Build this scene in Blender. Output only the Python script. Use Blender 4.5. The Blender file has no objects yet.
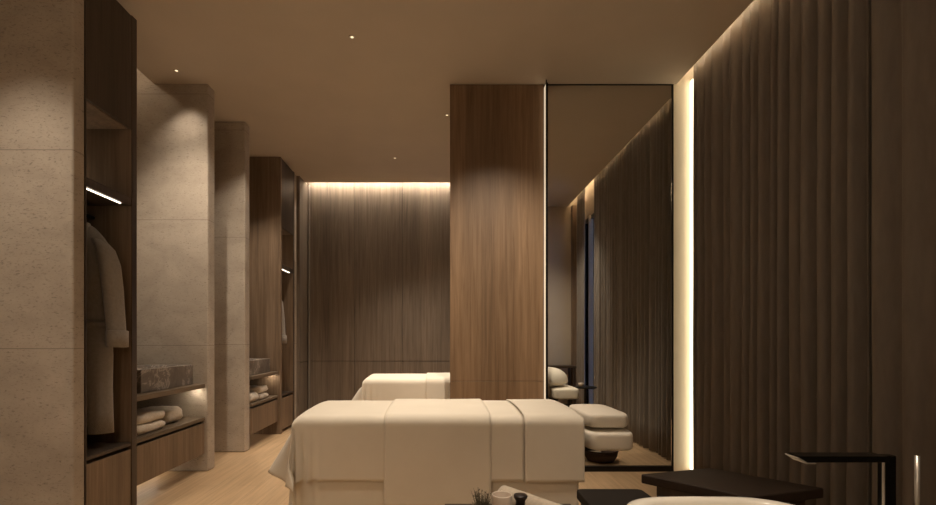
import bpy, bmesh, math, random
from mathutils import Vector, Matrix, noise
random.seed(7)
PI = math.pi
SC = bpy.context.scene
COL = SC.collection
CAMZ, F, CX, CY = 1.15, 480.0, 440.0, 340.0
H = 3.39
def P(px, py, Y):
    return Vector(((px-CX)*Y/F, Y, CAMZ-(py-CY)*Y/F))

# ------------------------------------------------------------------ materials
MATS = {}
def srgb(r, g, b):
    f = lambda c: (c/255/12.92) if c/255 <= .04045 else ((c/255+.055)/1.055)**2.4
    return (f(r), f(g), f(b), 1)
def newmat(name):
    m = bpy.data.materials.new(name); m.use_nodes = True
    nt = m.node_tree; b = nt.nodes['Principled BSDF']
    MATS[name] = m
    return m, nt, b
def ramp(nt, stops):
    r = nt.nodes.new('ShaderNodeValToRGB')
    while len(r.color_ramp.elements) < len(stops): r.color_ramp.elements.new(.5)
    for e, (p, c) in zip(r.color_ramp.elements, stops):
        e.position = p; e.color = c if len(c) == 4 else (*c, 1)
    return r
def coords(nt, scale, kind='Object'):
    tc = nt.nodes.new('ShaderNodeTexCoord'); mp = nt.nodes.new('ShaderNodeMapping')
    mp.inputs['Scale'].default_value = scale
    nt.links.new(tc.outputs[kind], mp.inputs['Vector'])
    return mp.outputs['Vector']
def noise_node(nt, vec, scale, detail=6, rough=.55, dist=0):
    n = nt.nodes.new('ShaderNodeTexNoise')
    n.inputs['Scale'].default_value = scale; n.inputs['Detail'].default_value = detail
    n.inputs['Roughness'].default_value = rough; n.inputs['Distortion'].default_value = dist
    if vec is not None: nt.links.new(vec, n.inputs['Vector'])
    return n
def bump(nt, b, out, strength, dist=.01, prev=None):
    bp = nt.nodes.new('ShaderNodeBump'); bp.inputs['Strength'].default_value = strength
    bp.inputs['Distance'].default_value = dist
    nt.links.new(out, bp.inputs['Height'])
    if prev: nt.links.new(prev.outputs[0], bp.inputs['Normal'])
    nt.links.new(bp.outputs[0], b.inputs['Normal'])
    return bp
def plain(name, c1, c2=None, rough=.6, metal=0, nscale=8, bstr=.0, bscale=60, spec=.5, sheen=0, stretch=(1,1,1)):
    m, nt, b = newmat(name)
    c2 = c2 or tuple(x*.9 for x in c1)
    v = coords(nt, stretch)
    n = noise_node(nt, v, nscale)
    r = ramp(nt, [(.3, c2), (.7, c1)])
    nt.links.new(n.outputs['Fac'], r.inputs[0]); nt.links.new(r.outputs[0], b.inputs['Base Color'])
    b.inputs['Roughness'].default_value = rough; b.inputs['Metallic'].default_value = metal
    b.inputs['Specular IOR Level'].default_value = spec
    if sheen:
        b.inputs['Sheen Weight'].default_value = sheen; b.inputs['Sheen Roughness'].default_value = .5
    if bstr:
        bn = noise_node(nt, v, bscale, 4); bump(nt, b, bn.outputs['Fac'], bstr, .004)
    return m
def wood(name, dark, mid, light, rough=.5, axis='z', scale=1.0):
    m, nt, b = newmat(name)
    s = {'z': (26*scale, 26*scale, .9*scale), 'y': (26*scale, .9*scale, 26*scale), 'x': (.9*scale, 26*scale, 26*scale)}[axis]
    v = coords(nt, s)
    n = noise_node(nt, v, 1.6, 8, .65, .6)
    r = ramp(nt, [(.28, dark), (.5, mid), (.74, light)])
    nt.links.new(n.outputs['Fac'], r.inputs[0])
    v2 = coords(nt, tuple(x*.16 for x in s)); n2 = noise_node(nt, v2, 1.3, 3)
    r2 = ramp(nt, [(.3, (.72,.72,.72)), (.7, (1.12,1.12,1.12))])
    nt.links.new(n2.outputs['Fac'], r2.inputs[0])
    mx = nt.nodes.new('ShaderNodeMix'); mx.data_type = 'RGBA'; mx.blend_type = 'MULTIPLY'; mx.inputs[0].default_value = 1
    nt.links.new(r.outputs[0], mx.inputs[6]); nt.links.new(r2.outputs[0], mx.inputs[7])
    nt.links.new(mx.outputs[2], b.inputs['Base Color'])
    b.inputs['Roughness'].default_value = rough; b.inputs['Specular IOR Level'].default_value = .35
    bump(nt, b, n.outputs['Fac'], .12, .003)
    return m
def travertine():
    m, nt, b = newmat('travertine')
    v = coords(nt, (1, 1, 1.6), 'Object')
    n = noise_node(nt, v, 2.6, 10, .62, .4)
    r = ramp(nt, [(.25, (.34,.285,.225)), (.5, (.43,.365,.295)), (.75, (.51,.44,.36))])
    nt.links.new(n.outputs['Fac'], r.inputs[0])
    pv = coords(nt, (1, 1, 2.6), 'Object')
    pn = noise_node(nt, pv, 46, 4, .65, .6)
    pr = ramp(nt, [(.33, (0,0,0)), (.43, (1,1,1))])
    nt.links.new(pn.outputs['Fac'], pr.inputs[0])
    # horizontal joint between slabs every 1.1 m
    g = nt.nodes.new('ShaderNodeNewGeometry'); sp = nt.nodes.new('ShaderNodeSeparateXYZ')
    nt.links.new(g.outputs['Position'], sp.inputs[0])
    md = nt.nodes.new('ShaderNodeMath'); md.operation = 'MODULO'; md.inputs[1].default_value = 1.1
    nt.links.new(sp.outputs['Z'], md.inputs[0])
    gt = nt.nodes.new('ShaderNodeMath'); gt.operation = 'GREATER_THAN'; gt.inputs[1].default_value = .005
    nt.links.new(md.outputs[0], gt.inputs[0])
    mul = nt.nodes.new('ShaderNodeMath'); mul.operation = 'MULTIPLY'
    nt.links.new(pr.outputs[0], mul.inputs[0]); nt.links.new(gt.outputs[0], mul.inputs[1])
    mr = nt.nodes.new('ShaderNodeMapRange'); mr.inputs['To Min'].default_value = .62
    nt.links.new(mul.outputs[0], mr.inputs[0])
    mx = nt.nodes.new('ShaderNodeMix'); mx.data_type = 'RGBA'; mx.blend_type = 'MULTIPLY'; mx.inputs[0].default_value = 1
    nt.links.new(r.outputs[0], mx.inputs[6]); nt.links.new(mr.outputs[0], mx.inputs[7])
    nt.links.new(mx.outputs[2], b.inputs['Base Color'])
    b.inputs['Roughness'].default_value = .75; b.inputs['Specular IOR Level'].default_value = .25
    p1 = bump(nt, b, mul.outputs[0], .5, .004)
    p2 = bump(nt, b, n.outputs['Fac'], .25, .01, p1)
    return m
def marble():
    m, nt, b = newmat('marble')
    v = coords(nt, (1,1,1))
    n = noise_node(nt, v, 4.2, 12, .72, 1.1)
    r = ramp(nt, [(.34, (.10,.082,.068)), (.52, (.19,.157,.13)), (.555, (.44,.38,.32)), (.59, (.17,.142,.118)), (.8, (.24,.20,.17))])
    nt.links.new(n.outputs['Fac'], r.inputs[0]); nt.links.new(r.outputs[0], b.inputs['Base Color'])
    b.inputs['Roughness'].default_value = .35
    return m
def floor_mat():
    m, nt, b = newmat('oak_floor')
    v = coords(nt, (1,1,1))
    rot = nt.nodes.new('ShaderNodeMapping'); rot.inputs['Rotation'].default_value = (0,0,PI/2)
    nt.links.new(v, rot.inputs[0])
    br = nt.nodes.new('ShaderNodeTexBrick'); br.inputs['Scale'].default_value = 1
    br.inputs['Brick Width'].default_value = 1.6; br.inputs['Row Height'].default_value = .16
    br.inputs['Mortar Size'].default_value = .0015; br.inputs['Mortar Smooth'].default_value = .2
    br.inputs['Color1'].default_value = (.54,.37,.218,1); br.inputs['Color2'].default_value = (.505,.345,.20,1)
    br.inputs['Mortar'].default_value = (.36,.24,.14,1); br.offset = .37
    nt.links.new(rot.outputs[0], br.inputs['Vector'])
    gv = coords(nt, (24, 1.1, 1)); n = noise_node(nt, gv, 1.5, 8, .6, .5)
    r = ramp(nt, [(.3, (.78,.78,.78)), (.7, (1.1,1.1,1.1))]); nt.links.new(n.outputs['Fac'], r.inputs[0])
    mx = nt.nodes.new('ShaderNodeMix'); mx.data_type = 'RGBA'; mx.blend_type = 'MULTIPLY'; mx.inputs[0].default_value = 1
    nt.links.new(br.outputs['Color'], mx.inputs[6]); nt.links.new(r.outputs[0], mx.inputs[7])
    nt.links.new(mx.outputs[2], b.inputs['Base Color'])
    b.inputs['Roughness'].default_value = .42; b.inputs['Specular IOR Level'].default_value = .4
    bump(nt, b, br.outputs['Fac'], -.15, .003)
    return m
def emit(name, color, strength):
    m, nt, b = newmat(name)
    b.inputs['Base Color'].default_value = (.8,.75,.65,1)
    b.inputs['Emission Color'].default_value = (*color, 1); b.inputs['Emission Strength'].default_value = strength
    return m
def glass(name, tint=(.95,.95,.93), ior=1.15):
    m = bpy.data.materials.new(name); m.use_nodes = True; nt = m.node_tree; nt.nodes.clear()
    o = nt.nodes.new('ShaderNodeOutputMaterial'); t = nt.nodes.new('ShaderNodeBsdfTransparent')
    g = nt.nodes.new('ShaderNodeBsdfGlossy'); fr = nt.nodes.new('ShaderNodeFresnel'); mx = nt.nodes.new('ShaderNodeMixShader')
    t.inputs[0].default_value = (*tint, 1); g.inputs['Roughness'].default_value = .02; fr.inputs[0].default_value = ior
    nt.links.new(fr.outputs[0], mx.inputs[0]); nt.links.new(t.outputs[0], mx.inputs[1]); nt.links.new(g.outputs[0], mx.inputs[2])
    nt.links.new(mx.outputs[0], o.inputs[0]); MATS[name] = m
    return m
WARM = (1, .855, .69)
travertine(); marble(); floor_mat()
plain('plaster', (.58,.50,.41), (.55,.475,.39), rough=.9, nscale=3, spec=.1)
plain('beige_wall', (.46,.385,.30), (.43,.36,.28), rough=.85, nscale=4, spec=.2)
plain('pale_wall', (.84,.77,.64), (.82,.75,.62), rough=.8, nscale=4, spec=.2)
wood('walnut', (.13,.086,.054), (.20,.137,.088), (.27,.19,.127))
wood('column_wood', (.14,.082,.041), (.205,.126,.068), (.275,.175,.10))
wood('back_wood', (.13,.102,.078), (.20,.158,.122), (.265,.213,.168))
wood('dark_wood', (.045,.031,.022), (.068,.047,.033), (.095,.067,.048), rough=.45)
wood('oak_shelf', (.11,.078,.051), (.165,.12,.08), (.215,.16,.108), axis='y')
plain('curtain_cloth', (.215,.188,.162), (.18,.156,.133), rough=.95, nscale=30, bstr=.15, bscale=260, spec=.1, sheen=.15, stretch=(1,1,.2))
plain('sheet_cloth', (.74,.67,.56), (.70,.63,.52), rough=.9, nscale=5, bstr=.1, bscale=220, spec=.15, sheen=.1)
plain('pillow_cloth', (.80,.73,.62), (.76,.69,.58), rough=.9, nscale=5, bstr=.1, bscale=200, spec=.15)
plain('towel_cloth', (.72,.64,.53), (.60,.52,.43), rough=1, nscale=60, bstr=.8, bscale=320, spec=.05, sheen=.3)
plain('tan_towel', (.56,.47,.36), (.47,.39,.295), rough=1, nscale=60, bstr=.8, bscale=320, spec=.05, sheen=.3)
plain('robe_cloth', (.30,.262,.225), (.25,.215,.18), rough=1, nscale=50, bstr=.6, bscale=300, spec=.05, sheen=.3)
plain('black_metal', (.012,.011,.010), (.010,.009,.008), rough=.35, metal=.6)
plain('gunmetal', (.035,.032,.028), (.028,.026,.023), rough=.22, metal=.9)
plain('bright_metal', (.70,.65,.58), (.66,.61,.54), rough=.35, metal=.8)
plain('grey_metal', (.30,.27,.235), (.27,.245,.21), rough=.45, metal=.5)
plain('dark_leather', (.034,.021,.014), (.026,.016,.011), rough=.6, spec=.2, nscale=40, bstr=.2, bscale=140)
plain('charcoal_top', (.016,.012,.009), (.013,.010,.008), rough=.7, spec=.15, nscale=20)
plain('ceramic', (.82,.76,.66), (.80,.74,.64), rough=.22)
plain('cup_ceramic', (.60,.50,.41), (.56,.47,.38), rough=.5)
plain('dark_glass', (.02,.012,.010), (.018,.011,.009), rough=.12)
plain('cap_plastic', (.018,.012,.011), (.015,.010,.009), rough=.35)
plain('leaf', (.17,.14,.09), (.11,.09,.055), rough=.7, nscale=20)
plain('clay', (.16,.12,.09), (.12,.09,.065), rough=.8, nscale=20)
plain('wicker', (.07,.035,.02), (.035,.018,.01), rough=.8, nscale=90, bstr=.8, bscale=150)
glass('clear_glass'); glass('window_glass', (.6,.62,.65), 1.3)
emit('led_warm', (1,.84,.64), 5.0)
emit('led_cove', (1,.84,.62), 14.0)
emit('led_slim', (1,.80,.56), .2)
emit('led_stub', (1,.85,.58), 1.15)
emit('lamp_lens', (1,.86,.66), .14)
emit('fill_shade_glow', (1,.83,.64), 2.0)
emit('led_rear_fill', (1,.84,.64), 6)
emit('led_back', (1,.87,.70), 26)
emit('led_toe', (1,.84,.64), 4)
emit('led_shelf', (1,.86,.66), 1.8)
emit('led_far', (1,.84,.62), 26)
emit('led_counter', (1,.86,.66), 11)
M = MATS

# ------------------------------------------------------------------ helpers
def link(o, parent=None):
    COL.objects.link(o)
    if parent: o.parent = parent
    return o
def obj(name, bm, mat, parent=None, bevel=0, smooth=False, seg=2, solid=0, sub=0):
    me = bpy.data.meshes.new(name)
    bmesh.ops.recalc_face_normals(bm, faces=bm.faces)
    bm.to_mesh(me); bm.free()
    me.materials.append(M[mat] if isinstance(mat, str) else mat)
    if smooth:
        for p in me.polygons: p.use_smooth = True
    o = bpy.data.objects.new(name, me)
    link(o, parent)
    if parent:                                   # meshes are written in world space; parents sit at their base
        if parent.parent is None: o.matrix_parent_inverse = Matrix.Translation(-Vector(parent.location))
    if solid:
        s = o.modifiers.new('thick', 'SOLIDIFY'); s.thickness = solid; s.offset = 0
    if bevel:
        bv = o.modifiers.new('bevel', 'BEVEL'); bv.width = bevel; bv.segments = seg; bv.limit_method = 'ANGLE'; bv.angle_limit = math.radians(40)
        bv.harden_normals = False
        for p in me.polygons: p.use_smooth = True
        o.modifiers.new('wn', 'WEIGHTED_NORMAL')
    if sub:
        ss = o.modifiers.new('sub', 'SUBSURF'); ss.levels = sub; ss.render_levels = sub
    return o
def thing(name, label, cat, loc=(0,0,0), group=None):
    o = bpy.data.objects.new(name, None); o.location = loc; o.empty_display_size = .1
    COL.objects.link(o); return tag(o, label, cat, group)
def tag(o, label, cat, group=None):
    o['label'] = label; o['category'] = cat
    if group: o['group'] = group
    return o
def structure(o):
    o['kind'] = 'structure'; return o
def box(bm, x0, x1, y0, y1, z0, z1):
    vs = [bm.verts.new((x, y, z)) for x in (x0, x1) for y in (y0, y1) for z in (z0, z1)]
    for f in ((0,1,3,2), (4,6,7,5), (0,4,5,1), (2,3,7,6), (0,2,6,4), (1,5,7,3)):
        bm.faces.new([vs[i] for i in f])
    return bm
def B(*a): return box(bmesh.new(), *a)
def loft(bm, rings, cap=True, close=True):
    R = [[bm.verts.new(p) for p in r] for r in rings]
    n = len(R[0])
    for a, b in zip(R, R[1:]):
        for i in range(n if close else n-1):
            j = (i+1) % n
            bm.faces.new((a[i], a[j], b[j], b[i]))
    if cap:
        bm.faces.new(R[0][::-1]); bm.faces.new(R[-1])
    return bm
def lathe(cx, cy, prof, n=40, cap=True):
    return loft(bmesh.new(), [[(cx+r*math.cos(2*PI*i/n), cy+r*math.sin(2*PI*i/n), z) for i in range(n)] for r, z in prof], cap)
def tube(pts, r, n=12, bm=None):
    bm = bm or bmesh.new(); rings = []
    pts = [Vector(p) for p in pts]
    for i, p in enumerate(pts):
        d = (pts[min(i+1, len(pts)-1)]-pts[max(i-1, 0)]).normalized()
        a = d.cross(Vector((0,0,1)) if abs(d.z) < .9 else Vector((1,0,0))).normalized(); b = d.cross(a)
        rr = r[i] if isinstance(r, (list, tuple)) else r
        rings.append([p+a*rr*math.cos(2*PI*k/n)+b*rr*math.sin(2*PI*k/n) for k in range(n)])
    return loft(bm, rings)
def dup(root, delta, label, group=None, rz=0, scale=None):
    r = root.copy(); COL.objects.link(r); r.location = Vector(root.location)+Vector(delta)
    r.rotation_euler.z += rz
    if scale: r.scale = scale
    r['label'] = label
    if group: r['group'] = group
    for ch in list(root.children):
        c = ch.copy(); COL.objects.link(c); c.parent = r; c.matrix_parent_inverse = ch.matrix_parent_inverse.copy()
        for g in list(ch.children):
            d = g.copy(); COL.objects.link(d); d.parent = c; d.matrix_parent_inverse = g.matrix_parent_inverse.copy()
    return r

# ------------------------------------------------------------------ the room
XL, XR, YB = -2.72, 2.36, -1.3
structure(obj('floor', B(XL-.1, XR+.1, YB-.1, 8.3, -.1, 0), 'oak_floor'))
bm = bmesh.new()
EDGE2 = 2.14
EDGE = 2.07                                                   # ceiling stops here: curtain cove beyond
box(bm, -2.50, EDGE, YB, 4.215, H, H+.1); box(bm, -2.50, EDGE2, 4.215, 6.83, H, H+.1)
box(bm, XL-.1, -2.50, YB, 3.17, H, H+.1)
box(bm, XL-.1, -2.50, 4.26, 6.83, H, H+.1)
box(bm, XL-.1, -1.93, 6.83, 7.05, H, H+.1)
box(bm, .9, EDGE2, 6.83, 8.06, H, H+.1)
structure(obj('ceiling', bm, 'plaster'))
bm = bmesh.new()                                              # cove boxes above the slots
box(bm, EDGE-.12, XR+.1, YB, 8.2, H+.30, H+.36)
box(bm, EDGE-.14, EDGE-.12, YB, 8.2, H+.1, H+.36)
box(bm, XL-.1, -2.36, 3.1, 4.33, H+.24, H+.30)
box(bm, -2.38, -2.36, 3.1, 4.3, H+.1, H+.30)
box(bm, XL-.1, -2.36, 3.1, 3.17, H+.1, H+.30)
box(bm, -2.05, .95, 6.60, 7.07, H+.22, H+.28)
box(bm, -2.05, .95, 6.60, 6.62, H+.1, H+.28)
box(bm, -2.05, -1.93, 6.60, 7.07, H+.1, H+.28)
box(bm, .90, .95, 6.60, 7.07, H+.1, H+.28); pass
structure(obj('trim_1', bm, 'plaster'))
structure(obj('wall_left', B(XL-.1, XL, YB, 7.07, 0, H+.3), 'travertine'))
structure(obj('wall_rear', B(XL-.1, XR+.1, YB-.1, YB, 0, H+.36), 'beige_wall'))
bm = bmesh.new()                                              # window wall behind the curtains
WY0, WY1, WZ0, WZ1 = 7.0, 7.86, .05, 3.1
box(bm, XR, XR+.1, YB, WY0, 0, H+.36); box(bm, XR, XR+.1, WY1, 8.2, 0, H+.36)
box(bm, XR, XR+.1, WY0, WY1, WZ1, H+.36); box(bm, XR, XR+.1, WY0, WY1, 0, WZ0)
structure(obj('wall_right', bm, 'beige_wall'))
# wood-panelled back wall, panels with 6 mm shadow gaps
bm = bmesh.new(); box(bm, XL, .9, 7.0, 7.07, 0, H+.28)
structure(obj('wall_back', bm, 'dark_wood'))
bm = bmesh.new()
xs = [-1.91, -1.235, -.54, .155, .88]
for x0, x1 in zip(xs, xs[1:]):
    for z0, z1 in ((.0, .840), (.848, 3.55)):
        box(bm, x0+.0025, x1-.0025, 6.96, 7.0, z0, z1)
structure(obj('trim_2', bm, 'back_wood'))
bm = bmesh.new()
box(bm, -1.965, -1.915, 6.551, 6.995, 0, .840); box(bm, -1.965, -1.915, 6.551, 6.995, .848, H)
structure(obj('trim_3', bm, 'back_wood'))
structure(obj('trim_4', B(-1.905, -1.882, 6.93, 6.958, 0, H), 'grey_metal', bevel=.003))
structure(obj('wall_recess', B(.9, .96, 6.96, 8.06, 0, H), 'beige_wall'))
structure(obj('wall_far', B(.9, XR+.1, 8.06, 8.16, 0, H+.36), 'beige_wall'))
structure(obj('trim_5', B(2.20, 2.27, 7.98, 8.06, 0, H), 'walnut'))
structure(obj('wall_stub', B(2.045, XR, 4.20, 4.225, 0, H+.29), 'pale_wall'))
for n, (x0, x1, y0, y1) in enumerate(((XL, XL+.012, YB, 2.65), (.96, XR, 8.045, 8.06))):
    structure(obj('baseboard_' + ('left', 'far')[n], B(x0, x1, y0, y1, 0, .08), 'dark_wood'))
# window with two panes at the end of the curtain wall
w = structure(bpy.data.objects.new('window_1', None)); COL.objects.link(w); w.location = (XR, 7.43, WZ0)
bm = bmesh.new()
for y0, y1 in ((WY0, WY0+.05), (WY1-.05, WY1)): box(bm, XR, XR+.07, y0, y1, WZ0, WZ1)
for z0, z1 in ((WZ0, WZ0+.06), (WZ1-.06, WZ1)): box(bm, XR, XR+.07, WY0, WY1, z0, z1)
obj('window_frame', bm, 'black_metal', w)
obj('mullion', B(XR-.03, XR+.07, 7.50, 7.54, WZ0, WZ1), 'bright_metal', w, bevel=.004)  # pale metal stands in for LED light reflected along the mullion
obj('window_handle', tube([(XR-.02, 7.53, .93), (XR-.06, 7.53, .93), (XR-.06, 7.53, .80)], .012), 'black_metal', w)
obj('pane', B(XR+.03, XR+.036, WY0+.05, 7.50, WZ0+.06, WZ1-.06), 'window_glass', w)
obj('pane', B(XR+.03, XR+.036, 7.54, WY1-.05, WZ0+.06, WZ1-.06), 'window_glass', w)

# ------------------------------------------------------------------ stone pillars
def pillar(x1, y0, y1, label, x0=XL+.001, top=H):
    o = obj('stone_pillar', B(x0, x1, y0, y1, 0, top), 'travertine', bevel=.012)
    tag(o, label, 'pillar', None)
pillar(-2.03, 2.655, 2.745, 'nearest travertine pillar at the left edge, in front of the wardrobe with the robe')
pillar(-2.03, 4.20, 4.33, 'brightly lit travertine pillar at the far end of the nearer marble basin', top=H+.235)
pillar(-2.00, 4.92, 5.05, 'travertine pillar between the lit pillar and the far counter')
pillar(-1.955, 6.42, 6.55, 'farthest travertine pillar, only its thin edge seen past the far wardrobe')

# ------------------------------------------------------------------ cove light strips
def led(name, dims, mat, label):
    return tag(obj(name, B(*dims), mat), label, 'light strip')
led('led_strip', (EDGE-.05, EDGE-.02, YB+.1, 4.12, H+.101, H+.112), 'led_cove', 'warm cove light strip along the top of the near curtains')
led('led_strip', (EDGE2-.05, EDGE2-.02, 4.3, 7.9, H+.101, H+.112), 'led_far', 'warm cove light strip above the curtain beyond the glass')
led('led_strip', (-1.89, .86, 6.865, 6.885, H+.05, H+.06), 'led_back', 'warm cove light strip over the wood-panelled back wall')
led('led_strip', (XL+.004, XL+.02, 3.25, 4.12, H+.15, H+.16), 'led_warm', 'warm cove light strip in the ceiling slot above the nearer counter')
led('led_strip', (2.188, 2.195, 4.140, 4.199, .02, H+.02), 'led_stub', 'bright vertical light strip between the near curtain and the glass partition')

# ------------------------------------------------------------------ wood column with lit edge
c = thing('wood_column', 'tall brown wood-clad column with a lit edge behind the near massage table', 'column', (.505, 4.26, 0))
obj('core', B(.092, .920, 4.215, 4.34, 0, H), 'dark_wood', c)
obj('upper_panel', B(.0875, .905, 4.20, 4.215, .792, H-.004), 'column_wood', c, bevel=.002)
obj('lower_panel', B(.0875, .905, 4.20, 4.215, .01, .789), 'column_wood', c, bevel=.002)
obj('light_strip', B(.912, .916, 4.130, 4.212, .02, H-.03), 'led_slim', c)
bm = B(.917, .927, 4.120, 4.215, 0, H-.03); box(bm, .909, .917, 4.120, 4.128, 0, H-.005)
obj('edge_trim', bm, 'black_metal', c)

# ------------------------------------------------------------------ glass partition
g = thing('glass_partition', 'clear floor-to-ceiling glass partition in a thin black frame beside the wood column', 'partition', (1.48, 4.21, 0))
bm = bmesh.new()
box(bm, .928, .936, 4.20, 4.216, 0, H); box(bm, 2.030, 2.044, 4.20, 4.216, 0, H-.001)
box(bm, .936, 2.028, 4.20, 4.216, H-.005, H)
obj('frame', bm, 'black_metal', g)
obj('bottom_rail', B(.936, 2.028, 4.19, 4.23, 0, .045), 'black_metal', g)
obj('pane', B(.936, 2.028, 4.205, 4.211, .045, H-.005), 'clear_glass', g)

# ------------------------------------------------------------------ curtains
def curtain(y0, y1, label, x=2.205, amp=.052, z0=.012, z1=H+.16, pitch=.105, seed=1, parts=False):
    rnd = random.Random(seed)
    brk = [y0]
    while brk[-1] < y1-.04: brk.append(brk[-1]+pitch*rnd.uniform(.65, 1.4))
    brk[-1] = y1
    pts = []
    for a, b in zip(brk, brk[1:]):
        am = amp*rnd.uniform(.55, 1.15); sk = rnd.uniform(.35, .65)
        for k in range(12):
            t = k/12
            tt = t/sk*.5 if t < sk else .5+(t-sk)/(1-sk)*.5
            pts.append((a+(b-a)*t, am*math.sin(2*PI*tt)))
    pts.append((y1, 0))
    rows = 14; bm = bmesh.new(); G = []
    for r in range(rows+1):
        z = z0+(z1-z0)*r/rows; row = []
        for y, o in pts:
            d = .012*noise.noise((y*3, z*.7, seed))*(1-r/rows*.5)
            yy = min(max(y+.02*noise.noise((y*1.5, z*.5, seed+9)), y0), y1)
            row.append(bm.verts.new((x+o*(1-.25*r/rows)+d, yy, z)))
        G.append(row)
    for a, b in zip(G, G[1:]):
        for i in range(len(a)-1): bm.faces.new((a[i], a[i+1], b[i+1], b[i]))
    o = obj('curtain', bm, 'curtain_cloth', smooth=True, solid=.006)
    return tag(o, label, 'curtain')
curtain(2.475, 4.12, 'dark brown pleated near curtain next to the bright light strip', seed=3)
curtain(-1.1, 2.44, 'dark brown pleated curtain at the right edge, behind the tub filler', seed=5, pitch=.15)
curtain(4.26, 6.80, 'dark brown pleated curtain seen through the glass partition', seed=8)
curtain(7.34, 7.66, 'narrow strip of drawn curtain beyond the dark window gap', seed=12, pitch=.09, amp=.03)

# ------------------------------------------------------------------ fitted units on the left
ZS, ZT = .476, .768            # lower shelf top, counter top
def wardrobe(y0, y1, xf, label, far_panel_first=False, top=3.29):
    t = thing('wardrobe', label, 'wardrobe', ((xf-2.6)/2, (y0+y1)/2, 0))
    side = .05 if far_panel_first else .008
    obj('side_panel', B(-2.6, xf, y0, y0+side, 0, top), 'walnut' if far_panel_first else 'dark_wood', t, bevel=.002)
    obj('side_panel', B(-2.6, xf-.004, y1-.05, y1, 0, top), 'walnut', t)
    obj('front_edge', B(xf-.004, xf, y1-.05, y1, 0, top), 'dark_wood', t)
    a, b = y0+side+.001, y1-.051
    obj('back_panel', B(-2.615, -2.60, a, b, 0, top-.01), 'walnut', t)
    obj('top_panel', B(-2.6, xf-.02, a, b, top-.04, top), 'dark_wood', t)
    obj('upper_door', B(xf-.022, xf-.001, a, b, 2.54, top-.005), 'dark_wood', t, bevel=.002)
    obj('upper_floor', B(-2.6, xf-.03, a, b, 2.54, 2.56), 'walnut', t)
    s = obj('upper_shelf', B(-2.6, xf-.004, a, b, 2.035, 2.088), 'dark_wood', t, bevel=.002)
    obj('light_strip', B(xf-.034, xf-.026, a+.01, b-.07, 2.029, 2.0345), 'led_shelf', s)
    obj('light_strip', B(-2.50, -2.47, a+.02, b-.02, 2.0885, 2.097), 'led_warm', s)  # hidden strip added to brighten the upper niche
    obj('hanging_rod', tube([(-2.285, a, 1.955), (-2.285, b, 1.955)], .012), 'black_metal', t)
    obj('bottom_shelf', B(-2.6, xf-.004, a, b, ZS-.022, ZS), 'dark_wood', t, bevel=.002)
    obj('drawer', B(-2.58, xf-.006, a+.003, b-.003, .04, ZS-.045), 'walnut', t, bevel=.002)
    return t
wardrobe(2.75, 3.214, -2.03, 'dark open wardrobe behind the nearest stone pillar, holding the grey robe')
wardrobe(5.86, 6.415, -1.945, 'far wood wardrobe beside the back wall, its side panel facing the room', True, H-.003)
def counter(y0, y1, xf, label, light_y):
    t = thing('vanity_counter', label, 'counter', ((xf-2.6)/2, (y0+y1)/2, 0))
    s = obj('worktop', B(XL+.004, xf, y0, y1, ZT-.036, ZT), 'oak_shelf', t, bevel=.003)
    obj('light_strip', B(xf-.08, xf-.05, light_y-.03, light_y+.06, ZT-.042, ZT-.037), 'led_counter', s)
    obj('shelf', B(XL+.004, xf, y0, y1, ZS-.028, ZS), 'oak_shelf', t, bevel=.003)
    obj('drawer', B(-2.60, xf-.004, y0+.003, y1-.003, .158, ZS-.05), 'walnut', t, bevel=.002)
    obj('drawer_rail', B(-2.60, xf-.03, y0+.003, y1-.003, ZS-.05, ZS-.028), 'black_metal', t)
    d = obj('toe_strip', B(-2.605, -2.58, y0+.003, y1-.003, .02, .15), 'dark_wood', t)
    obj('light_strip', B(-2.45, -2.43, y0+.05, y1-.05, .148, .157), 'led_toe', t)
    return t
counter(3.218, 4.198, -2.055, 'nearer wood vanity counter under the marble basin, beside the lit pillar', 4.11)
counter(5.052, 5.858, -1.975, 'far vanity counter under the small marble basin, before the far wardrobe', 5.78)
def basin(x0, x1, y0, y1, z1, label):
    t = bmesh.new(); z0 = ZT+.001
    # outer block with a hollowed bowl
    R = []
    def rect(ix, iy, z): return [(x0+ix, y0+iy, z), (x1-ix, y0+iy, z), (x1-ix, y1-iy, z), (x0+ix, y1-iy, z)]
    loft(t, [rect(0,0,z0), rect(0,0,z1), rect(.05,.05,z1), rect(.07,.07,z1-.03), rect(.14,.14,z0+.06)])
    return tag(obj('stone_basin', t, 'marble', bevel=.005), label, 'basin')
basin(-2.55, -2.13, 3.42, 4.14, .937, 'larger veined marble basin on the nearer counter')
basin(-2.52, -2.03, 5.12, 5.74, .93, 'small veined marble basin on the far counter')

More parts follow.
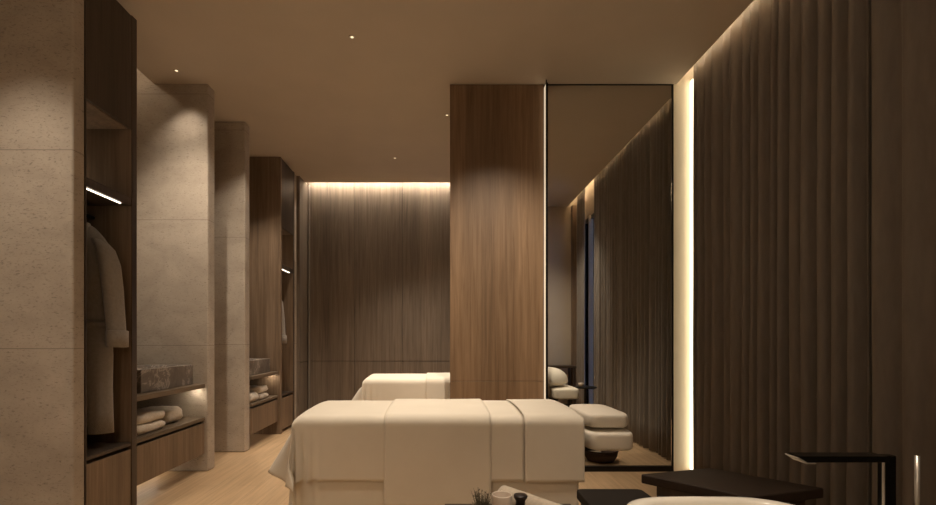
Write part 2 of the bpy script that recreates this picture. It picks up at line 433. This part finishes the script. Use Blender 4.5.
# towels -------------------------------------------------------------
def folded_towel(x, y, z, L, W, T, label, seed, group=None):
    """towel folded round on itself, the round fold to +X"""
    bm = bmesh.new(); n = 20; rings = []
    prof = []
    for k in range(n+1):                                  # rounded front
        a = -PI/2+PI*k/n; prof.append((L/2-T/2+T/2*math.cos(a), T/2+T/2*math.sin(a)))
    for k in range(5): prof.append((-L/2+(L-T)*(1-(k+1)/5)*.98, T))
    prof += [(-L/2, T*.55), (-L/2+.05, T*.5), (-L/2, T*.45)]
    for k in range(5): prof.append((-L/2+(L-T)*k/5*.98, 0))
    m = 16
    for j in range(m+1):
        v = -W/2+W*j/m; e = 1-.12*max(0, (abs(j-m/2)/(m/2)-.8)/.2)**2
        ring = []
        for (px, pz) in prof:
            q = noise.noise((px*16+seed, v*17, pz*24))*.009+noise.noise((px*40+seed, v*45, pz*40))*.003
            ring.append((x+px*e+q, y+v, z+max(0, T/2+(pz-T/2)*e+(q*1.2 if pz > T*.3 else 0))))
        rings.append(ring)
    loft(bm, rings)
    return tag(obj('folded_towel', bm, 'towel_cloth', smooth=True), label, 'towel', group)
zt = ZS+.001
G1, G2 = 'towels on the nearer shelf', 'towels on the far shelf'
folded_towel(-2.21, 3.52, zt, .22, .34, .066, 'cream folded towel, lower of two stacked on the nearer counter shelf', 1, G1)
folded_towel(-2.215, 3.53, zt+.072, .22, .33, .072, 'cream folded towel on top of the stack on the nearer counter shelf', 2, G1)
folded_towel(-2.27, 3.90, zt, .26, .23, .125, 'single plump folded towel behind the stack on the nearer counter shelf', 3, G1)
folded_towel(-2.12, 5.52, zt, .22, .27, .064, 'cream folded towel, lower of two stacked on the far counter shelf', 4, G2)
folded_towel(-2.125, 5.51, zt+.072, .22, .26, .07, 'cream folded towel on top of the stack on the far counter shelf', 5, G2)
folded_towel(-2.10, 5.20, zt, .20, .22, .10, 'folded towel nearest the stone pillar on the far counter shelf', 6, G2)

# bathrobes ----------------------------------------------------------
def robe(cx, cy, label):
    t = thing('bathrobe', label, 'bathrobe', (cx, cy, .56))
    n = 40
    prof = [(1.875,.075,.05),(1.86,.10,.06),(1.80,.155,.072),(1.72,.21,.08),(1.64,.235,.085),(1.5,.225,.085),(1.36,.215,.08),(1.26,.205,.075),(1.2,.207,.075),(1.05,.215,.08),(.85,.21,.082),(.70,.212,.084),(.565,.215,.086)]
    rings = []
    for z, a, b in prof:
        f = max(0, (1.3-z))*.016
        ring = []
        for i in range(n):
            th = 2*PI*i/n; w = 1+f*math.sin(th*7+z*2)*2.0
            ring.append((cx+a*w*math.cos(th), cy+b*w*math.sin(th), z))
        rings.append(ring)
    obj('robe_body', loft(bmesh.new(), rings), 'robe_cloth', t, smooth=True)
    for s in (-1, 1):
        pts = [(cx+s*.13, 1.785, .045), (cx+s*.175, 1.725, .062), (cx+s*.203, 1.63, .070), (cx+s*.222, 1.48, .068), (cx+s*.236, 1.32, .064), (cx+s*.246, 1.20, .062), (cx+s*.252, 1.11, .062)]
        rr = [[(x+r*.72*math.cos(2*PI*i/20)*(1+.05*math.sin(6*PI*i/20)), cy-.01+r*1.1*math.sin(2*PI*i/20), z+.12*r*math.cos(2*PI*i/20)*-s) for i in range(20)] for x, z, r in pts]
        sl = obj('sleeve', loft(bmesh.new(), rr), 'robe_cloth', t, smooth=True)
        x, z, r = pts[-1]
        cr = [[(x+(r+dr)*.74*math.cos(2*PI*i/20), cy-.01+(r+dr)*1.1*math.sin(2*PI*i/20), zz) for i in range(20)] for zz, dr in ((1.105, .0), (1.105, .009), (1.205, .009), (1.21, .001))]
        obj('cuff', loft(bmesh.new(), cr), 'robe_cloth', sl, smooth=True)
    bl = [[(cx+(.205+d)*math.cos(2*PI*i/40), cy+(.077+d)*math.sin(2*PI*i/40), z) for i in range(40)] for z, d in ((1.225, 0), (1.23, .012), (1.265, .012), (1.27, 0))]
    obj('belt', loft(bmesh.new(), bl), 'robe_cloth', t, smooth=True)
    obj('collar', tube([(cx-.07, cy-.06, 1.55), (cx-.085, cy-.085, 1.75), (cx-.07, cy-.02, 1.875), (cx, cy+.03, 1.895), (cx+.07, cy-.02, 1.875), (cx+.085, cy-.085, 1.75), (cx+.02, cy-.09, 1.45)], .018), 'robe_cloth', t, smooth=True)
    hgr = thing('coat_hanger', 'thin black coat hanger inside the ' + label.replace(' hanging in', ' in'), 'hanger', (cx, cy, 1.9))
    obj('hook', tube([(cx, cy, 1.885), (cx, cy, 1.925), (cx+.022, cy, 1.945), (cx+.02, cy, 1.975), (cx, cy, 1.985), (cx-.02, cy, 1.972)], .004, 8), 'black_metal', hgr)
    obj('shoulder_bar', tube([(cx-.16, cy, 1.77), (cx-.06, cy, 1.86), (cx, cy, 1.885), (cx+.06, cy, 1.86), (cx+.16, cy, 1.77)], .009, 8), 'black_metal', hgr)
robe(-2.285, 3.035, 'grey bathrobe hanging in the nearer wardrobe')
robe(-2.24, 6.06, 'pale grey bathrobe hanging in the far wardrobe')

# ------------------------------------------------------------------ massage tables
RR = .034
def prof1(s, r):
    """arc length past (s>0) or before the edge -> (outward, down)"""
    s0 = s+r
    if s0 <= 0: return s, 0
    if s0 < r*PI/2:
        a = s0/r; return -r+r*math.sin(a), r*(1-math.cos(a))
    return 0, r+(s0-r*PI/2)
def drape(name, TB, x0, x1, y0, y1, eps, mat, parent=None, step=.016, solid=.005, flare=.0, seed=0, k=.3, zmin=None, wav=1.0, pw=7):
    """cloth on table TB=(xa,xb,ya,yb,z); x0..y1 = where the cloth ends, measured flat"""
    xa, xb, ya, yb, zt = TB
    r = RR+eps; xa -= eps; xb += eps; ya -= eps; yb += eps; zt += eps
    nx = max(2, int((x1-x0)/step)); ny = max(2, int((y1-y0)/step))
    bm = bmesh.new(); G = []
    for i in range(nx+1):
        u = x0+(x1-x0)*i/nx; row = []
        for j in range(ny+1):
            v = y0+(y1-y0)*j/ny
            if u < (xa+xb)/2: hx, dx = prof1(xa-u, r); X = xa-hx; sx = -1
            else: hx, dx = prof1(u-xb, r); X = xb+hx; sx = 1
            if v < (ya+yb)/2: hy, dy = prof1(ya-v, r); Y = ya-hy; sy = -1
            else: hy, dy = prof1(v-yb, r); Y = yb+hy; sy = 1
            d = (dx**pw+dy**pw)**(1/pw)
            gk = dx*dy/math.hypot(dx, dy) if d > 1e-6 else 0
            cr = 1-((2*(Y-ya)/(yb-ya)-1)**2) if 0 <= (Y-ya)/(yb-ya) <= 1 else 0
            X += -sx*k*gk*.35; Y += sy*k*gk
            if dx > 0: 
                q = min(1, max(0, (v-ya+.10)/(.36*(yb-ya)+.10))); q = q*q*(3-2*q)
                X += sx*flare*dx*(.08+.92*q)*min(1, dx/.12)
            z = zt-d+.017*cr*(1 if d < .001 else 0 if d > RR else 1-d/RR)
            # soft hanging folds
            if d > .05:
                near = math.exp(-(((u-xa-.01)/.085)**2)) if sy < 0 and dx < .05 else 0
                A = (d-.05)*wav
                Y += sy*A*(.22*near*math.sin(u*120+seed)+.012*noise.noise((u*5, seed, z*2)))
                if dx > .05: X += sx*A*.07*math.sin(v*16+seed+z*3)
            z += .0025*noise.noise((u*4, v*4, seed))
            if zmin is not None and z < zmin: z = zmin
            row.append(bm.verts.new((X, Y, z)))
        G.append(row)
    for a, b in zip(G, G[1:]):
        for j in range(len(a)-1): bm.faces.new((a[j], a[j+1], b[j+1], b[j]))
    return obj(name, bm, mat, parent, smooth=True, solid=solid)
def cushion(name, x0, x1, y0, y1, z0, z1, mat, parent=None, r=.03, puff=.012, seed=0):
    bm = bmesh.new(); n = 10
    def sq(w, h, t, p=5):
        c, s = math.cos(t), math.sin(t)
        return w*math.copysign(abs(c)**(2/p), c), h*math.copysign(abs(s)**(2/p), s)
    cx, cy, hx, hy = (x0+x1)/2, (y0+y1)/2, (x1-x0)/2, (y1-y0)/2; m = 64
    rings = []
    for a in range(n+1):
        t = -PI/2+PI*a/n
        z = (z0+z1)/2+((z1-z0)/2)*math.copysign(abs(math.sin(t))**.5, math.sin(t)); ins = r*(1-abs(math.cos(t))**.45)
        rings.append([(cx+q[0], cy+q[1], z) for q in (sq(hx-ins, hy-ins, 2*PI*i/m) for i in range(m))])
    for f in (.75, .5, .25, .05):
        zz = puff*(1-f*f)
        rings.append([(cx+q[0], cy+q[1], z1+zz+.003*noise.noise((q[0]*9, q[1]*9, seed))) for q in (sq((hx-r)*f, (hy-r)*f, 2*PI*i/m, 5 if f > .5 else 3) for i in range(m))])
    loft(bm, rings)
    return obj(name, bm, mat, parent, smooth=True)
def massage_table(TB, label, labs, hx, group_sfx, near=True):
    xa, xb, ya, yb, zt = TB
    t = thing('massage_table', label, 'massage table', ((xa+xb)/2, (ya+yb)/2, 0))
    obj('pedestal', B(xa+.2, xb-.2, ya+.12, yb-.12, .0, zt-.16), 'dark_wood', t, bevel=.01)
    obj('mattress', B(xa+.01, xb-.01, ya+.01, yb-.01, zt-.155, zt-.008), 'pillow_cloth', t, bevel=.035, seg=4)
    dz = zt-.012
    drape('cover_sheet', (xa, xb-.02, ya+.015, yb-.01, zt-.006), xa-dz*.95, xb-.022, ya-dz*.95, yb+dz*.95, .002, 'sheet_cloth', t, step=.022, k=.08, flare=.16, seed=4, zmin=.015, wav=.3)
    y0, y1 = (ya+yb)/2-.26, (ya+yb)/2+.24
    obj('headrest_arm', B(xb-.06, hx[0]+.1, y0+.2, y1-.2, zt-.23, zt-.20), 'black_metal', t)
    cushion('headrest', hx[0], hx[1], y0, y1, zt-.188, zt-.092, 'pillow_cloth', t, seed=2)
    return t
def blanket(TB, name, label, x0, x1, drop, back, eps, **k):
    o = drape(name, TB, x0, x1, TB[2]-drop+.0, TB[3]+back, eps, 'sheet_cloth', **k)
    return tag(o, label, 'blanket')
TN = (-.755, .745, 2.475, 3.17, .743)
massage_table(TN, 'near massage table draped in cream sheets, in the foreground centre', None, (.795, 1.06), 'near')
blanket(TN, 'blanket', 'wide cream blanket hanging over the left end of the near massage table', TN[0]-.325, .43, .315, .12, .006, flare=.55, seed=1)
blanket(TN, 'blanket', 'long cream runner laid across the middle of the near massage table', -.288, .262, .455, .40, .016, seed=2, wav=.3)
blanket(TN, 'blanket', 'short cream blanket at the head end of the near massage table, right of the runner', (.435), .744, .33, .30, .014, seed=3, wav=.3)
TF = (-.70, 1.02, 4.38, 5.06, .785)
massage_table(TF, 'far massage table draped in cream, partly hidden behind the wood column', None, (1.045, 1.315), 'far')
blanket(TF, 'blanket', 'cream blanket hanging over the left end of the far massage table', TF[0]-.345, .50, .315, .12, .006, flare=.62, seed=6)
blanket(TF, 'blanket', 'cream runner across the middle of the far massage table', -.13, .42, .455, .40, .016, seed=7, wav=.3)
o = cushion('pillow', .80, 1.045, 2.60, 3.06, .671, .745, 'pillow_cloth', r=.04, puff=.016, seed=5)
tag(o, 'flat cream pillow on the headrest of the near massage table', 'pillow')
def round_pillow(cx, cy, z, label):
    bm = bmesh.new(); n = 32; rings = []
    for a in range(15):
        t = -PI/2+PI*a/14; rr = math.cos(t)
        rings.append([(cx+.26*(rr**.7+.001)*math.cos(2*PI*i/n), cy+.20*(rr**.7+.001)*math.sin(2*PI*i/n), z+.05+(.14 if t > 0 else .05)*math.sin(t)) for i in range(n)])
    loft(bm, rings)
    return tag(obj('pillow', bm, 'pillow_cloth', smooth=True), label, 'pillow')
round_pillow(.99, 4.70, .700, 'plump white pillow on the headrest of the far massage table')

# ------------------------------------------------------------------ things beyond the glass
t = thing('console_table', 'dark-framed console table against the far beige wall', 'table', (1.97, 7.85, 0))
obj('tabletop', B(1.72, 2.19, 7.66, 8.03, .70, .735), 'dark_wood', t, bevel=.003)
for x, y in ((1.74, 7.68), (2.15, 7.68), (1.74, 8.0), (2.15, 8.0)):
    obj('leg', B(x-.018, x+.018, y-.018, y+.018, 0, .70), 'dark_wood', t)
obj('back_panel', B(1.76, 2.13, 8.0, 8.02, .15, .70), 'beige_wall', t)
t = thing('side_table', 'small dark side table beside the far massage table, near the window', 'table', (1.91, 6.3, 0))
obj('tabletop', lathe(1.91, 6.3, [(.005, .52), (.14, .52), (.145, .53), (.14, .54), (.005, .54)]), 'black_metal', t, smooth=False)
obj('stem', lathe(1.91, 6.3, [(.02, .015), (.02, .52)], 16), 'black_metal', t)
obj('base', lathe(1.91, 6.3, [(.11, 0), (.11, .012), (.02, .02)], 32), 'black_metal', t)
tag(obj('cup', lathe(1.84, 6.27, [(.005, .542), (.03, .542), (.035, .59), (.031, .59), (.027, .55), (.004, .548)], 24), 'cup_ceramic', smooth=True), 'tiny pale cup on the dark side table near the window', 'cup')
t = thing('basket', 'low dark basket on the floor just behind the glass', 'basket', (1.53, 4.58, 0))
obj('basket_body', lathe(1.53, 4.58, [(.005, .002), (.12, .002), (.15, .05), (.16, .10), (.15, .10), (.138, .05), (.11, .015), (.004, .012)], 32), 'wicker', t, smooth=True)
o = obj('rim', loft(bmesh.new(), [[(1.53+r*math.cos(2*PI*i/32), 4.58+r*math.sin(2*PI*i/32), z) for i in range(32)] for r, z in ((.148,.098),(.163,.098),(.163,.112),(.148,.112))], cap=False), 'wicker', t)
for k, (dx, dy, rr) in enumerate(((-.06, -.05, .05), (-.055, .04, .045))):
    bm = bmesh.new(); bmesh.ops.create_icosphere(bm, subdivisions=3, radius=rr)
    for v in bm.verts:
        v.co = Vector((v.co.x*1.1, v.co.y, v.co.z*.7))*(1+.12*noise.noise(v.co*25+Vector((k,0,0)))) + Vector((1.53+dx, 4.58+dy, .088))
    tag(obj('hand_towel', bm, 'towel_cloth', smooth=True), ('pale balled hand towel at the front of the floor basket', 'pale balled hand towel at the back of the floor basket')[k], 'towel', 'hand towels in the basket')

# ------------------------------------------------------------------ bathtub and filler
def sup(a, b, t, n=4.0):
    c, s = math.cos(t), math.sin(t)
    return a*math.copysign(abs(c)**(2/n), c), b*math.copysign(abs(s)**(2/n), s)
tx, ty, ta, tb, tz = 1.035, 1.18, .40, .76, .522
N = 96
def tring(ins, z, sc=1): return [(tx+q[0], ty+q[1], z) for q in (sup((ta-ins)*sc, (tb-ins)*sc, 2*PI*i/N) for i in range(N))]
t = thing('bathtub', 'white freestanding bathtub cut off at the bottom right', 'bathtub', (tx, ty, 0))
obj('tub_shell', loft(bmesh.new(), [tring(.10, .001), tring(.085, .03), tring(.04, .25), tring(.006, .47), tring(0, tz-.012), tring(.004, tz-.003), tring(.014, tz), tring(.030, tz), tring(.040, tz-.004), tring(.046, tz-.014), tring(.075, .3), tring(.11, .14), tring(.16, .11), tring(.3, .105)]), 'ceramic', t, smooth=True)
obj('drain', lathe(tx, ty-.2, [(.03, .1055), (.03, .109), (.02, .111), (.003, .111)], 24), 'bright_metal', t)
fy = 1.65; fz = .757
t = thing('tub_filler', 'dark metal floor-standing tub filler with a flat spout over the bathtub', 'faucet', (1.53, fy, 0))
obj('base_plate', B(1.47, 1.68, fy-.06, fy+.06, .0, .012), 'gunmetal', t, bevel=.003)
obj('post', B(1.515, 1.556, fy-.015, fy+.015, .012, fz-.001), 'gunmetal', t, bevel=.004)
bm = bmesh.new()
prof = [(1.212, fz-.004), (1.216, fz), (1.514, fz), (1.514, fz-.021), (1.270, fz-.021), (1.242, fz-.021)]
loft(bm, [[(x, fy+s, z) for x, z in prof] for s in (-.03, .03)])
sp = obj('spout', bm, 'gunmetal', t, bevel=.0015)
bm = bmesh.new(); pr = [(1.210, fz-.0035), (1.241, fz-.0225), (1.270, fz-.0225), (1.270, fz-.0255), (1.238, fz-.0255), (1.206, fz-.006)]
loft(bm, [[(x, fy+s, z) for x, z in pr] for s in (-.0305, .0305)])
obj('spout_lip', bm, 'bright_metal', sp)  # pale metal stands in for the highlight under the spout tip
obj('edge_strip', B(1.5115, 1.5145, fy-.0165, fy-.008, .02, fz-.022), 'bright_metal', t)
hs = obj('hand_shower', tube([(1.640, fy, .50), (1.640, fy, .56), (1.640, fy, .60), (1.640, fy, .752)], [.003, .005, .0075, .0075], 20), 'bright_metal', t, smooth=True)
obj('holder', tube([(1.56, fy, .53), (1.628, fy, .53)], .007), 'gunmetal', t)
obj('hose', tube([(1.640, fy, .50), (1.645, fy, .3), (1.63, fy+.01, .08), (1.60, fy+.01, .03), (1.58, fy, .012)], .006), 'gunmetal', t, smooth=True)

# ------------------------------------------------------------------ stools
def slab(pts, z0, z1): return loft(bmesh.new(), [[(x, y, z) for x, y in pts] for z in (z0, z1)])
A, Bq, Cq = Vector((1.04, 2.50)), Vector((1.475, 2.625)), Vector((1.815, 2.26)); Dq = A+Cq-Bq
def round_poly(ps, r=.04, n=5):
    out = []
    for i, p in enumerate(ps):
        a = (ps[i-1]-p).normalized(); b = (ps[(i+1) % len(ps)]-p).normalized()
        for k in range(n+1):
            t = k/n; out.append(p+a*r*(1-t)**2+b*r*t**2)
    return out
t = thing('stool', 'dark brown stool with a wide padded seat, between bathtub and curtain', 'stool', (1.43, 2.38, 0))
corn = [A, Bq, Cq, Dq]; cen = (A+Cq)/2
obj('seat', slab(round_poly(corn, .02), .405, .452), 'dark_leather', t, bevel=.010, seg=3)
obj('seat_frame', slab([cen+(p-cen)*.80 for p in corn], .35, .404), 'dark_wood', t)
for p in corn:
    q = cen+(p-cen)*.74
    obj('leg', lathe(q.x, q.y, [(.016, 0), (.024, .35)], 12), 'dark_wood', t)
t = thing('stool', 'low square charcoal stool between the bathtub and the near massage table', 'stool', (.79, 2.12, 0))
pts = [Vector(p) for p in ((.635, 1.985), (.945, 1.985), (.945, 2.255), (.635, 2.255))]
obj('seat', slab(round_poly(pts, .035), .41, .452), 'charcoal_top', t, bevel=.006)
for x, y in ((.67, 2.02), (.91, 2.02), (.67, 2.22), (.91, 2.22)):
    obj('leg', B(x-.015, x+.015, y-.015, y+.015, 0, .41), 'black_metal', t)

# ------------------------------------------------------------------ foreground side table and things on it
t = thing('side_table', 'low dark side table at the bottom edge, in front of the near massage table', 'table', (.30, 1.82, 0))
obj('tabletop', B(.02, .56, 1.56, 2.06, .42, .449), 'dark_wood', t, bevel=.004)
for x, y in ((.05, 1.59), (.53, 1.59), (.05, 2.03), (.53, 2.03)):
    obj('leg', B(x-.015, x+.015, y-.015, y+.015, 0, .42), 'dark_wood', t)
zt = .450
# rolled towel, spiral ends
def rolled_towel(p0, p1, R, label):
    p0, p1 = Vector(p0), Vector(p1); d = (p1-p0).normalized(); a = Vector((-d.y, d.x, 0)); b = Vector((0,0,1))
    turns, th = 3.8, .0
    n = 110; outer = []; inner = []
    for i in range(n+1):
        t_ = i/n; ang = turns*2*PI*t_; r = .008+(R-.008)*t_; w = (R-.008)/turns*.82
        outer.append((r, ang)); inner.append((max(.002, r-w), ang))
    prof = outer+inner[::-1]
    m = 22; rings = []
    for j in range(m+1):
        c = p0.lerp(p1, j/m)
        rings.append([c+a*(r*math.cos(q))*(1+.03*noise.noise((j*.3, q, 1)))+b*(r*math.sin(q))*(1+.03*noise.noise((j*.3, q, 5))) for r, q in prof])
    bm = bmesh.new(); loft(bm, rings, cap=False)
    vs = list(bm.verts); L = len(prof)
    for base in (0, m*L):
        for i in range(n):
            bm.faces.new((vs[base+i], vs[base+i+1], vs[base+L-2-i], vs[base+L-1-i]))
    return tag(obj('rolled_towel', bm, 'tan_towel', smooth=True), label, 'towel')
rolled_towel((.265, 2.00, zt+.052), (.465, 1.74, zt+.050), .048, 'cream rolled towel lying on the low table in front of the massage table')
cp = P(502, 494, 1.72)
t = tag(obj('cup', lathe(cp.x, 1.72, [(.004, zt+.001), (.030, zt+.001), (.034, zt+.02), (.0365, cp.z-.004), (.035, cp.z), (.033, cp.z-.003), (.030, zt+.02), (.003, zt+.014)], 40), 'cup_ceramic', smooth=True), 'pale ceramic cup between the potted plant and the dark bottle', 'cup')
bp = P(520.5, 494.5, 1.68)
t = thing('bottle', 'small dark bottle with a flared cap, beside the rolled towel', 'bottle', (bp.x, 1.68, zt))
obj('bottle_body', lathe(bp.x, 1.68, [(.003, zt+.001), (.026, zt+.001), (.028, zt+.01), (.028, bp.z-.055), (.018, bp.z-.038), (.016, bp.z-.034)], 32), 'dark_glass', t, smooth=True)
obj('cap', lathe(bp.x, 1.68, [(.016, bp.z-.034), (.017, bp.z-.02), (.024, bp.z-.010), (.0245, bp.z-.003), (.022, bp.z), (.003, bp.z)], 32), 'cap_plastic', t, smooth=True)
pp = P(481.5, 490, 1.78)
t = thing('potted_plant', 'small wispy dried plant in a clay pot, left of the cup', 'plant', (pp.x, 1.78, zt))
obj('pot', lathe(pp.x, 1.78, [(.003, zt+.001), (.022, zt+.001), (.03, zt+.05), (.027, zt+.05), (.024, zt+.04), (.003, zt+.04)], 24), 'clay', t, smooth=True)
bm = bmesh.new(); rnd = random.Random(4)
for i in range(70):
    a = rnd.uniform(0, 2*PI); ln = rnd.uniform(.045, .11); out = rnd.uniform(.004, .032)
    p0 = Vector((pp.x+.012*math.cos(a), 1.78+.012*math.sin(a), zt+.04)); p2 = p0+Vector((math.cos(a)*out, math.sin(a)*out, ln)); p1 = p0.lerp(p2, .5)+Vector((0,0,.012))
    tube([p0, p1, p2], [.0016, .0014, .0004], 5, bm)
    for q in range(3):
        c_ = p1.lerp(p2, q/3); w_ = Vector((rnd.uniform(-1,1), rnd.uniform(-1,1), rnd.uniform(.2,1))).normalized()*.012; s_ = Vector((-w_.y, w_.x, 0)).normalized()*.0025
        vv = [bm.verts.new(x) for x in (c_, c_+w_*.5+s_, c_+w_, c_+w_*.5-s_)]; bm.faces.new(vv)
obj('foliage', bm, 'leaf', t)

# ------------------------------------------------------------------ downlights and added spots
def spot(x, y, z, energy, angle=70, blend=.8, target=None, radius=.03, color=WARM):
    l = bpy.data.lights.new('downlight_and_fill_beam', 'SPOT'); l.energy = energy; l.color = color
    l.spot_size = math.radians(angle); l.spot_blend = blend; l.shadow_soft_size = radius
    o = bpy.data.objects.new('downlight_and_fill_beam', l); COL.objects.link(o); o.location = (x, y, z)
    d = (Vector(target)-o.location) if target else Vector((0,0,-1))
    o.rotation_euler = d.to_track_quat('-Z', 'Y').to_euler()
    return o
def downlight(x, y, label, energy, angle=70, target=None, blend=.8, group='ceiling downlights'):
    t = thing('downlight', label, 'ceiling light', (x, y, H), group)
    obj('ring', loft(bmesh.new(), [[(x+r*math.cos(2*PI*i/24), y+r*math.sin(2*PI*i/24), z) for i in range(24)] for r, z in ((.012, H-.0005), (.026, H-.0005), (.024, H-.004), (.014, H-.004))], cap=False), 'plaster', t)
    obj('lens', lathe(x, y, [(.003, H-.002), (.012, H-.002)], 20), 'lamp_lens', t)
    if energy: spot(x, y, H-.012, energy, angle, blend, target)
    return t
E = 1.0
downlight(-.65, 3.548, 'tiny recessed downlight in the ceiling above the floor left of the near table', 40*E, 80)
downlight(-2.19, 3.99, 'tiny recessed downlight above the nearer marble basin and lit pillar', 6*E, 90, (-2.2, 4.1, 0))
downlight(.07, 4.779, 'tiny recessed downlight just left of the top of the wood column', 46*E, 62)
downlight(-.554, 5.908, 'tiny recessed downlight nearest the wood-panelled back wall', 45*E, 80)
# unseen spots without fittings, several added to brighten pillars, column and far room
for a in ((-2.2, 1.75, 34, 52, (-2.25, 2.66, 1.45)), (-1.75, 3.2, 50, 56, (-2.2, 4.2, 2.0)), (-.35, 2.88, 40, 58, None), (.45, 2.88, 40, 58, None), (.5, 2.75, 90, 62, (.5, 4.2, 1.25)), (1.0, 1.2, 54, 60, None), (-1.5, 5.0, 24, 50, (-2.15, 5.86, 1.7)),
          (-1.5, 1.4, 30, 80, None), (-1.1, 4.42, 34, 70, None), (-1.65, 4.42, 20, 56, (-2.2, 4.95, 1.7)), (-2.2, 5.4, 24, 66, None), (1.2, 4.72, 34, 60, None), (1.35, 6.6, 60, 90, (1.6, 7.2, 1.0)), (.2, 5.9, 40, 90, None), (.3, 1.5, 16, 70, None)):
    spot(a[0], a[1], H-.012, a[2]*E, a[3], 1.0, a[4])

# unseen lamp added behind the camera to brighten table front and curtains
t = thing('fill_lamp', 'added unseen fill lamp with a drum shade, standing behind the viewpoint', 'lamp', (-1.3, -.85, 0))
obj('base', lathe(-1.3, -.85, [(.003, 0), (.15, 0), (.15, .02), (.003, .025)], 32), 'black_metal', t)
obj('pole', tube([(-1.3, -.85, .02), (-1.3, -.85, 1.95)], .012), 'black_metal', t)
obj('shade', lathe(-1.3, -.85, [(.26, 1.55), (.22, 1.95)], 40, cap=False), 'fill_shade_glow', t, smooth=True)
obj('light_strip', B(-2.3, 1.9, YB, YB+.03, 2.9, 2.93), 'led_rear_fill', bpy.data.objects['wall_rear'])  # strip added out of view as ambient fill

# ------------------------------------------------------------------ world, camera, view
wd = bpy.data.worlds.new('dusk'); SC.world = wd; wd.use_nodes = True
bg = wd.node_tree.nodes['Background']; bg.inputs[0].default_value = (.17,.24,.42,1); bg.inputs[1].default_value = 2.5
cam = bpy.data.cameras.new('camera'); co = bpy.data.objects.new('camera', cam); COL.objects.link(co)
co.location = (0, 0, CAMZ); co.rotation_euler = (PI/2, 0, 0)
cam.sensor_width = 36; cam.lens = F/936*36
cam.shift_x = (468-CX)/936; cam.shift_y = (CY-252.5)/936
cam.clip_start = .05
SC.camera = co
vs = SC.view_settings; vs.view_transform = 'Standard'; vs.look = 'None'; vs.gamma = 1; vs.exposure = 1.65; vs.use_curve_mapping = False
SC.cycles.use_denoising = True
SC.cycles.max_bounces = 8; SC.cycles.diffuse_bounces = 5; SC.cycles.transparent_max_bounces = 12
SC.cycles.caustics_reflective = False; SC.cycles.caustics_refractive = False
SC.cycles.sample_clamp_indirect = 3
